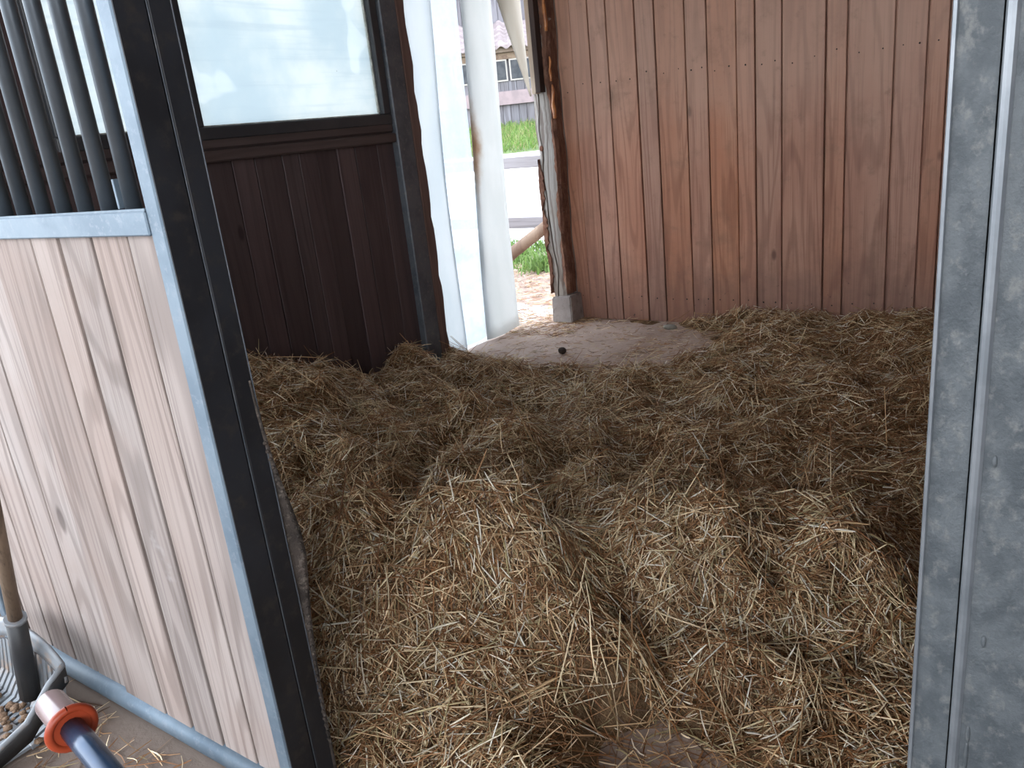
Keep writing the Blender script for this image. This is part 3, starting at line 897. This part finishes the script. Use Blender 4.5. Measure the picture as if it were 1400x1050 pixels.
PAL = np.array([(0.88, 0.75, 0.53), (0.62, 0.445, 0.265), (0.38, 0.225, 0.118), (0.29, 0.14, 0.06), (0.46, 0.40, 0.23), (0.10, 0.058, 0.036), (0.86, 0.79, 0.67)])
def pick_cols(x, y, dark=True):
    n = len(x)
    warm = np.clip((x + 1.7) / 1.0, 0, 1) * np.clip((y - 1.9) / 0.9, 0, 1)
    warm = np.clip(warm + (vnoise(x, y, 2.4, 9) - 0.5) * 0.9, 0, 1)
    w0 = np.array([0.12, 0.18, 0.25, 0.20, 0.08, 0.15, 0.05])
    w1 = np.array([0.06, 0.13, 0.30, 0.42, 0.03, 0.06, 0.0])
    if not dark:
        w0[5] = w1[5] = 0.0
        w0[0] += 0.16; w1[0] += 0.16; w1[1] += 0.1
    Wt = w0[None] * (1 - warm[:, None]) + w1[None] * warm[:, None]
    cum = np.cumsum(Wt / Wt.sum(1, keepdims=True), axis=1)
    k = (rng.random(n)[:, None] > cum).sum(1)
    c = PAL[np.clip(k, 0, 6)] * np.array([0.95, 0.89, 0.81]) * rng.uniform(0.75, 1.2, n)[:, None]
    return np.column_stack([c, np.ones(n)])

def sample_hay(n, dens_pow=1.0):
    """random points on the hay, denser towards the opening"""
    xs, ys = [], []
    got = 0
    while got < n:
        x = rng.uniform(-3.12, 0.75, n); y = rng.uniform(0.90, 4.82, n)
        vis = (x < 0.05 + (y - 0.9) * 0.0 + 0.3)
        d = np.hypot(x, y)
        p = bare(x, y) ** 1.5 * np.clip((1.6 / d) ** dens_pow, 0, 1)
        p = np.where(x > 0.0, p * 0.25, p)
        k = rng.random(n) < p
        xs.append(x[k]); ys.append(y[k]); got += k.sum()
    return np.concatenate(xs)[:n], np.concatenate(ys)[:n]

def slope(x, y, az):
    e = 0.03
    return np.arctan((hay_h(x + e * np.cos(az), y + e * np.sin(az)) - hay_h(x - e * np.cos(az), y - e * np.sin(az))) / (2 * e))

def hay_layer(n, Lr, Wr, el_sd, lift, bend, tube_, dens, pale=False):
    x, y = sample_hay(n, dens)
    flow = 0.60 + (vnoise(x, y, 2.1, 11) - 0.5) * 2.4
    az = flow + rng.normal(0, 0.95, n)
    L = np.clip(rng.lognormal(np.log(Lr), 0.45, n), 0.02, 0.34)
    W = Wr * rng.uniform(0.6, 1.5, n)
    el = slope(x, y, az) + rng.normal(0, el_sd, n)
    z = hay_h(x, y) + lift * rng.random(n) ** 1.5
    # stalks near the walls must not poke through them
    lim = L * 0.5 * np.abs(np.cos(az))
    x = np.clip(x, -3.135 + lim, 1.27 - lim)
    limy = L * 0.5 * np.abs(np.sin(az))
    y = np.minimum(y, 4.815 - limy)
    ylim = np.where((x - lim > -1.22) & (x + lim < -0.11), 0.80, 0.90)
    y = np.maximum(y, ylim + limy)
    z = np.maximum(z, 0.004 + np.abs(np.sin(el)) * L * 0.4)
    cols = pick_cols(x, y, not tube_)
    if pale:
        cols[:, :3] = np.array([(0.90, 0.80, 0.62), (0.85, 0.70, 0.44), (0.88, 0.82, 0.70)])[rng.integers(0, 3, n)] * rng.uniform(0.8, 1.05, n)[:, None]
    return stalks(np.column_stack([x, y, z]), az, el, L, W, rng.normal(0, bend, n), cols, 3, tube_)

def merge(parts):
    V, Q, C, off = [], [], [], 0
    for v, q, c in parts:
        V.append(v); Q.append(q + off); C.append(c); off += len(v)
    return np.concatenate(V), np.concatenate(Q), np.concatenate(C)

parts = [hay_layer(85000, 0.055, 0.0024, 0.22, 0.012, 0.10, False, 0.6),
         hay_layer(60000, 0.085, 0.0027, 0.22, 0.025, 0.06, False, 0.9),
         hay_layer(36000, 0.090, 0.0031, 0.27, 0.035, 0.03, True, 1.1),
         hay_layer(3000, 0.14, 0.0035, 0.38, 0.05, 0.03, True, 0.9),
         hay_layer(12000, 0.055, 0.0036, 0.35, 0.045, 0.02, True, 0.7, True)]
hv, hq, hc = merge(parts)
hay = link('hay_bedding', mesh_np('hay_bedding', hv, hq, hc), M['hay'])
tag(hay, 'deep loose brown and straw-coloured hay bedding covering the stall floor', 'hay', kind='stuff')
hb = link('matted_layer', mesh_np('matted_layer', verts, quads), M['hay_base'], hay)
hb['kind'] = 'stuff'

# loose straw scattered on the bare floor by the doorway, on the bare patch and in the aisle
def scatter(n, box_, Lr, Wr, keep=None):
    x = rng.uniform(box_[0], box_[1], n); y = rng.uniform(box_[2], box_[3], n)
    if keep is not None:
        k = keep(x, y); x, y = x[k], y[k]
    n = len(x)
    az = rng.uniform(0, np.pi, n)
    L = np.clip(rng.lognormal(np.log(Lr), 0.5, n), 0.012, 0.22)
    return stalks(np.column_stack([x, y, np.full(n, 0.004) + rng.uniform(0, 0.004, n)]), az, rng.normal(0, 0.02, n), L, Wr * rng.uniform(0.6, 1.4, n),
                  rng.normal(0, 0.1, n), pick_cols(x, y), 3, False)
ls = merge([scatter(5200, (-3.1, -1.5, 3.45, 4.8), 0.035, 0.0022, lambda x, y: rng.random(len(x)) < 0.35 + 0.9 * (vnoise(x, y, 4, 3) > 0.55)),
            scatter(1500, (-3.6, -2.7, 4.3, 4.85), 0.05, 0.0025, lambda x, y: (x + 0.0 > -3.13) | (y > 3.7)),
            scatter(1500, (-1.05, -0.25, 0.88, 1.6), 0.06, 0.003)])
o = link('loose_straw', mesh_np('loose_straw', *ls), M['hay'])
tag(o, 'thin scatter of loose straw on the bare dusty floor by the doorway', 'straw', kind='stuff')
la = merge([scatter(500, (-2.3, -0.9, 0.45, 0.74), 0.06, 0.003)])
o = link('aisle_straw', mesh_np('aisle_straw', *la), M['hay'])
tag(o, 'few pale straws on the aisle floor along the stall door', 'straw', kind='stuff')

# a few long bright stalks that stand out
def stalk(p0, p1, w, c, label):
    a, b = Vector(p0), Vector(p1)
    mid = (a + b) / 2 + Vector((random.uniform(-.01, .01), random.uniform(-.01, .01), 0.012))
    mt = M[c]
    o = tube('straw_stalk', [a, a.lerp(mid, .5) + Vector((0, 0, .004)), mid, mid.lerp(b, .5) + Vector((0, 0, .004)), b], w, mt, None, 5)
    tag(o, label, 'straw', None)
M['pale_straw'] = simple('pale_straw', (0.62, 0.50, 0.28), (0.50, 0.38, 0.2), 30, 0.45)
stalk((-1.27, 0.93, 0.06), (-1.02, 1.10, 0.14), 0.0022, 'pale_straw', 'single long pale straw lying beside the foot of the dark door post')

# dung ball and a pale stone on the bare floor
bm = bmesh.new()
bmesh.ops.create_icosphere(bm, subdivisions=3, radius=0.026)
for v in bm.verts:
    v.co *= 1 + 0.22 * (vnoise(v.co.x * 40, v.co.y * 40 + v.co.z * 31, 1.0, 3) - 0.5)
    v.co.z *= 0.85
o = link('dung_ball', finish(bm, 'dung_ball', True), M['dung'], None, (-2.51, 3.985, 0.020))
tag(o, 'single dark dung ball on the bare dusty floor', 'dung')
bm = bmesh.new()
bmesh.ops.create_icosphere(bm, subdivisions=2, radius=0.04)
for v in bm.verts:
    v.co.x *= 1.3; v.co.y *= 0.7; v.co.z *= 0.45
    v.co *= 1 + 0.2 * (vnoise(v.co.x * 30, v.co.y * 30, 1.0, 4) - 0.5)
o = link('flat_stone', finish(bm, 'flat_stone', True), M['stone'], None, (-2.10, 4.66, 0.014))
tag(o, 'small flat pale stone at the foot of the plank wall', 'stone')

# ------------------------------------------------------------------ slotted manure scoop in the aisle
sx = -2.205
scoop = empty('manure_scoop', (sx, 0.55, 0), 'grey slotted plastic manure scoop with a worn wooden handle', 'scoop')
SW, YBK, YFR = 0.20, 0.70, 0.36
nt = 15
for k in range(nt):
    x = sx - SW + 0.022 + (2 * SW - 0.044) * k / (nt - 1)
    u = (x - sx) / SW
    top = 0.215 - 0.05 * u * u
    pts = [(x, YFR, 0.010), (x, YBK - 0.10, 0.010), (x, YBK - 0.055, 0.022), (x, YBK - 0.025, 0.06), (x, YBK - 0.008, top - 0.04)]
    bm = bmesh.new()
    prev = None
    for i, p in enumerate(pts):
        p = Vector(p); a = Vector(pts[max(i - 1, 0)]); b = Vector(pts[min(i + 1, len(pts) - 1)])
        d = (b - a).normalized(); nrm = Vector((0, -d.z, d.y)) * 0.004
        s_ = Vector((0.0075, 0, 0))
        row = [bm.verts.new(q - Vector((x, YFR, 0))) for q in (p - s_ - nrm, p + s_ - nrm, p + s_ + nrm, p - s_ + nrm)]
        if prev:
            for j in range(4):
                bm.faces.new((prev[j], prev[(j + 1) % 4], row[(j + 1) % 4], row[j]))
        else:
            bm.faces.new(row)
        prev = row
    bm.faces.new(prev[::-1])
    link('tine', finish(bm, 'tine'), M['plastic'], scoop, (x, YFR, 0))
# back rim plate (arched) and side rims
rows = []
for i in range(4):
    row = []
    for j in range(17):
        u = -1 + 2 * j / 16
        top = 0.235 - 0.055 * abs(u) ** 3
        z = top - 0.018 * i
        row.append((sx + u * SW, YBK - 0.004 - 0.002 * i, z))
    rows.append(row)
sheet('back_rim', rows, 0.008, M['plastic'], scoop)
for s in (-1, 1):
    pts = [(sx + s * SW, YBK - 0.004, 0.178), (sx + s * SW, YBK - 0.05, 0.150), (sx + s * SW * 0.99, YBK - 0.12, 0.085), (sx + s * SW * 0.98, YFR + 0.1, 0.045), (sx + s * SW * 0.97, YFR, 0.02)]
    rows = [[p for p in pts], [(p[0] - s * 0.006, p[1], max(0.002, p[2] - 0.055 if p[2] > 0.07 else 0.002)) for p in pts]]
    sheet('side_wall', rows, 0.007, M['plastic_side'], scoop)
    tube('side_rim', pts, 0.007, M['plastic'], scoop, 8)
box('cross_bar', sx - SW + 0.01, sx + SW - 0.01, YBK - 0.125, YBK - 0.105, 0.002, 0.016, M['plastic'], scoop, 0.002)
box('cross_bar', sx - SW + 0.01, sx + SW - 0.01, YFR + 0.11, YFR + 0.125, 0.002, 0.014, M['plastic'], scoop, 0.002)
hb0 = Vector((-2.165, 0.655, 0.055)); hb1 = Vector((-1.99, 0.645, 0.56)); hdir = (hb1 - hb0)
tube('handle_socket', [hb0, hb0 + hdir * 0.52], [0.026, 0.023], M['plastic_side'], scoop, 12)
tube('socket_ring', [hb0 + hdir * 0.515, hb0 + hdir * 0.535], 0.026, M['plastic'], scoop, 12)
tube('handle', [hb0 + hdir * 0.5, hb0 + hdir * 1.2, hb0 + hdir * 2.35], 0.0165, M['tool_wood'], scoop, 12)
bm = bmesh.new()
for k in range(60):
    a = random.gauss(0, 0.075); b = random.gauss(0, 0.03)
    bmesh.ops.create_icosphere(bm, subdivisions=1, radius=random.uniform(.006, .016), matrix=Matrix.Translation((a, b, random.uniform(0.008, 0.02))) @ Matrix.Diagonal((1, 1, .6, 1)))
o = link('bedding_crumbs', finish(bm, 'bedding_crumbs', True), M['crumb'], None, (sx + 0.02, 0.60, 0.012))
tag(o, 'tan bedding crumbs lying in the slotted scoop', 'bedding', kind='stuff')

# ------------------------------------------------------------------ wheelbarrow: only one handle reaches into the picture
wbw = empty('wheelbarrow', (0.1, 0.02, 0), 'wheelbarrow with dark blue tube handle, pinkish grip and orange collar', 'wheelbarrow')
def handle(sy):
    g0, g1 = Vector((-1.174, 0.375, 0.62)), Vector((-1.090, 0.3635, 0.617))
    pts = [g1, Vector((-1.03, 0.356, 0.612)), Vector((-0.96, 0.347, 0.603)), Vector((-0.88, 0.335, 0.585)), Vector((-0.72, 0.305, 0.52)), Vector((-0.45, 0.23, 0.42)), Vector((-0.1, 0.16, 0.34)), Vector((0.8, 0.06, 0.20))]
    if sy < 0:
        fl_ = lambda v: Vector((v.x, -0.02 - (v.y - 0.02), v.z))
        g0, g1 = fl_(g0), fl_(g1); pts = [fl_(p) for p in pts]
    t = tube('frame_tube', pts, 0.0165, M['blue'], wbw, 14)
    t['label'] = 'dark blue frame tube'
    g = tube('grip', [g0, g0.lerp(g1, .06), g0.lerp(g1, .8), g1], [0.019, 0.0215, 0.0225, 0.0225], M['grip'], wbw, 18)
    g['label'] = 'pinkish rubber grip'
    bm = bmesh.new()
    d = (g1 - g0).normalized()
    a = Vector((0, 0, 1)); u = (a - d * a.dot(d)).normalized(); w = d.cross(u)
    pts2 = [(u * math.cos(q) + w * math.sin(q)) * 0.0295 for q in np.linspace(0, 2 * math.pi, 25)]
    add_tube(bm, pts2, 0.0062, 8, False)
    c = link('collar', finish(bm, 'collar', True), M['orange'], wbw, g1)
    c['label'] = 'orange ring collar'
    bm = bmesh.new()
    add_tube(bm, [-d * 0.004, d * 0.003], 0.028, 20)
    link('collar_disc', finish(bm, 'collar_disc', True), M['orange'], wbw, g1)
handle(1); handle(-1)
bm = bmesh.new()
tl = [(-0.42, -0.24, 0.62), (0.50, -0.28, 0.60), (0.50, 0.28, 0.60), (-0.42, 0.24, 0.62)]
bl_ = [(-0.22, -0.15, 0.37), (0.30, -0.16, 0.30), (0.30, 0.16, 0.30), (-0.22, 0.15, 0.37)]
tv = [bm.verts.new((a - .1, b - .02, c)) for a, b, c in tl]; bv = [bm.verts.new((a - .1, b - .02, c)) for a, b, c in bl_]
for k in range(4):
    bm.faces.new((tv[k], tv[(k + 1) % 4], bv[(k + 1) % 4], bv[k]))
bm.faces.new(bv)
me = finish(bm, 'tray')
o = link('tray', me, M['plastic_side'], wbw, (0.1, 0.02, 0))
sm = o.modifiers.new('thickness', 'SOLIDIFY'); sm.thickness = 0.006
bm = bmesh.new()
pts2 = [Vector((math.cos(q), 0, math.sin(q))) * 0.15 for q in np.linspace(0, 2 * math.pi, 29)]
add_tube(bm, pts2, 0.045, 10, False)
link('tyre', finish(bm, 'tyre', True), M['tyre'], wbw, (0.80, 0.0, 0.196))
tube('axle', [(0.80, -0.09, 0.196), (0.80, 0.10, 0.196)], 0.012, M['blue'], wbw, 8)
for s in (-1, 1):
    y = 0.0 + s * 0.19
    tube('leg', [(-0.25, y, 0.37), (-0.22, y, 0.012), (-0.10, y, 0.012), (-0.02, y, 0.33)], 0.012, M['blue'], wbw, 8)

# ------------------------------------------------------------------ outside
def gz(x, y):
    """yard level"""
    return -0.03
yd = box('yard', -40, -3.192, -25, 60, -0.16, -0.02, M['yard'], None, 0)
struct(yd, 'pale sunlit yard ground outside the doorway', 'ground')
yd2 = box('yard', -3.192, 20, 5.0, 60, -0.16, -0.021, M['yard'], None, 0)
struct(yd2, 'pale yard ground behind the plank wall', 'ground')
yd3 = box('yard', -3.192, 20, -25, -3.0, -0.16, -0.021, M['yard'], None, 0)
struct(yd3, 'pale yard ground in front of the aisle', 'ground')

# frame for far things: origin 18 m away along the view through the doorway
VD = Vector((-0.566, 0.824, 0.0)); VR = Vector((0.824, 0.566, 0.0))
def far(u, d, z):
    """u metres to the right, d metres away"""
    p = VD * d + VR * u
    return Vector((p.x, p.y, z))

def prism(name, corners, z0s, z1s, mat, parent=None, origin=None):
    org = Vector(origin) if origin else Vector((corners[0].x, corners[0].y, min(z0s)))
    bm = bmesh.new()
    lo = [bm.verts.new(Vector((c.x, c.y, z)) - org) for c, z in zip(corners, z0s)]
    hi = [bm.verts.new(Vector((c.x, c.y, z)) - org) for c, z in zip(corners, z1s)]
    n = len(corners)
    for k in range(n):
        bm.faces.new((lo[k], lo[(k + 1) % n], hi[(k + 1) % n], hi[k]))
    bm.faces.new(lo[::-1]); bm.faces.new(hi)
    return link(name, finish(bm, name), mat, parent, org)
def fbox(name, u0, u1, d0, d1, z0, z1, mat, parent=None):
    return prism(name, [far(u0, d0, 0), far(u1, d0, 0), far(u1, d1, 0), far(u0, d1, 0)], [z0] * 4, [z1] * 4, mat, parent)

bank = prism('bank', [far(-12, 10.6, 0), far(10, 10.6, 0), far(10, 11.6, 0), far(-12, 11.6, 0)], [-0.1] * 4, [0.0, 0.0, 0.995, 0.995], M['kerb'])
struct(bank, 'pale bank below the lawn', 'bank')
lawn = prism('lawn', [far(-12, 11.6, 0), far(10, 11.6, 0), far(10, 26, 0), far(-12, 26, 0)], [-0.1] * 4, [1.0, 1.0, 1.75, 1.75], M['lawn_soil'])
struct(lawn, 'rising green lawn in front of the far shed', 'lawn')
n = 26000
uu = rng.uniform(-5, 4, n); dd = 11.65 + (18.0 - 11.65) * rng.random(n)
P = np.array([tuple(far(u, d, 1.0 + 0.75 * (d - 11.6) / 14.4)) for u, d in zip(uu, dd)])
gc = np.array([(0.12, 0.20, 0.045), (0.15, 0.22, 0.06), (0.08, 0.15, 0.035), (0.2, 0.2, 0.085)])[rng.integers(0, 4, n)] * rng.uniform(.8, 1.2, n)[:, None]
L = rng.uniform(0.06, 0.20, n)
P[:, 2] += L * 0.4
g = stalks(P, rng.uniform(0, 6.28, n), np.pi / 2 + rng.normal(0, 0.45, n), L, rng.uniform(.006, .014, n), rng.normal(0, .15, n), np.column_stack([gc, np.ones(n)]), 2)
o = link('lawn_grass', mesh_np('lawn_grass', *g), M['grass'])
tag(o, 'bright green lawn grass in front of the far shed', 'grass', kind='stuff')
# weeds by the fence
n = 1500
k = rng.integers(0, 9, n)
cx_ = rng.uniform(-5.9, -4.2, 9); cy_ = 6.5 + rng.uniform(0, 1.2, 9)
P = np.column_stack([cx_[k] + rng.normal(0, .11, n), cy_[k] + rng.normal(0, .11, n), np.full(n, -0.02)])
L = rng.uniform(0.05, 0.2, n); P[:, 2] += L * 0.42
gc = np.array([(0.13, 0.22, 0.055), (0.17, 0.25, 0.08), (0.09, 0.15, 0.04)])[rng.integers(0, 3, n)]
g = stalks(P, rng.uniform(0, 6.28, n), np.pi / 2 + rng.normal(0, 0.6, n), L, rng.uniform(.006, .02, n), rng.normal(0, .2, n), np.column_stack([gc, np.ones(n)]), 3)
o = link('weeds', mesh_np('weeds', *g), M['grass'])
tag(o, 'low green weeds growing by the fence outside the doorway', 'weeds', kind='stuff')
# litter on the sandy ground outside
sv = scatter(2600, (-5.4, -3.25, 4.6, 6.8), 0.06, 0.004)
sv[0][:, 2] -= 0.02
o = link('yard_litter', mesh_np('yard_litter', *sv), M['hay'])
tag(o, 'straw litter on the sandy ground outside the doorway', 'straw', kind='stuff')

# fence running out from the barn corner
fn = empty('paddock_fence', (-6.0, 6.2, -0.02), 'grey two-rail wooden paddock fence outside the doorway', 'fence')
box('rail', -9.2, -3.35, 6.185, 6.215, 0.985, 1.085, M['fence_wood'], fn, 0.004)
box('rail', -9.2, -3.35, 6.185, 6.215, 0.445, 0.545, M['fence_wood'], fn, 0.004)
for x in (-3.45, -6.25, -9.1):
    box('post', x - 0.055, x + 0.055, 6.216, 6.32, -0.1, 1.2, M['fence_wood'], fn, 0.006)
lg = tube('brace_log', [(-4.62, 5.98, -0.03), (-4.19, 6.0, 0.27), (-3.85, 6.02, 0.48), (-3.40, 6.06, 0.80)], [0.058, 0.055, 0.053, 0.05], M['log'], None, 14)
tag(lg, 'slanting pale wooden log leaning at the paddock fence', 'log')

# far shed with tiled roof
sh = empty('shed', far(0, 18, 1.0), 'weathered wooden shed with wavy roof tiles beyond the lawn', 'shed')
DF = 18.0
def zrow(z): return z
us = np.arange(-4.0, 3.2, 0.17)
for a in us:
    fbox('wall_plank', a, a + 0.162, DF, DF + 0.05, 1.25, 1.80, M['house_wood'], sh)
    fbox('wall_plank', a, a + 0.162, DF, DF + 0.05, 2.07, 2.27, M['house_wood'], sh)
fbox('beam', -4.0, 3.2, DF - 0.06, DF + 0.05, 1.80, 2.07, M['house_pink'], sh)
fbox('eave_board', -4.1, 3.3, DF - 0.10, DF + 0.05, 2.83, 2.95, M['house_tan'], sh)
fbox('eave_board', -4.1, 3.3, DF - 0.03, DF + 0.05, 2.70, 2.825, M['house_tan'], sh)
fbox('rear_wall', -4.0, 3.2, DF + 0.06, DF + 3.0, 1.0, 2.9, M['house_wood'], sh)
# windows: a row of panes with pale frames
for u0 in (-3.3, -2.15, -1.0, 0.15, 1.3):
    wn = fbox('window', u0 - 0.02, u0 + 1.08, DF - 0.02, DF + 0.055, 2.27, 2.70, M['white_paint'], sh)
    for a, b in ((0.01, 0.50), (0.55, 1.05)):
        pn = fbox('pane', u0 + a, u0 + b, DF - 0.028, DF - 0.018, 2.30, 2.67, M['house_glass'], None)
        pn.parent = wn
        pn.location = pn.location - wloc(wn)
# roof of wavy tiles: shared tile mesh
bm = bmesh.new()
NT = 9
tr_ = []
for j in range(NT):
    v = j / (NT - 1)
    wz = 0.030 * math.sin(v * 2 * math.pi)
    p = VR * ((v - 0.5) * 0.225)
    tr_.append([Vector((p.x, p.y, wz)), Vector((p.x, p.y, wz)) + VD * 0.25 + Vector((0, 0, 0.105)), Vector((p.x, p.y, wz - 0.055))])
vv = [[bm.verts.new(q) for q in r] for r in tr_]
for a, b in zip(vv, vv[1:]):
    bm.faces.new((a[0], b[0], b[1], a[1]))
    bm.faces.new((a[2], b[2], b[0], a[0]))
tile_me = finish(bm, 'roof_tile', True)
rf = fbox('roof_deck', -4.1, 3.3, DF - 0.18, DF + 0.02, 2.93, 2.955, M['house_tan'], sh)
for r in range(6):
    for c in range(32):
        p = far(-4.0 + c * 0.225, DF - 0.2 + r * 0.21, 2.965 + r * 0.098)
        link('roof_tile', tile_me, M['tile'], sh, p)
us = np.arange(-4.0, 3.2, 0.2)
for a in us:
    fbox('upper_plank', a, a + 0.19, DF + 1.1, DF + 1.15, 3.3, 5.2, M['house_wood'], sh)
fbox('upper_wall', -4.0, 3.2, DF + 1.16, DF + 3.0, 2.9, 5.2, M['house_wood'], sh)

print('tris approx', sum(len(o.data.loop_triangles) if False else sum(max(p.loop_total - 2, 0) for p in o.data.polygons) for o in bpy.data.objects if o.type == 'MESH' and len(o.data.polygons) < 5000))
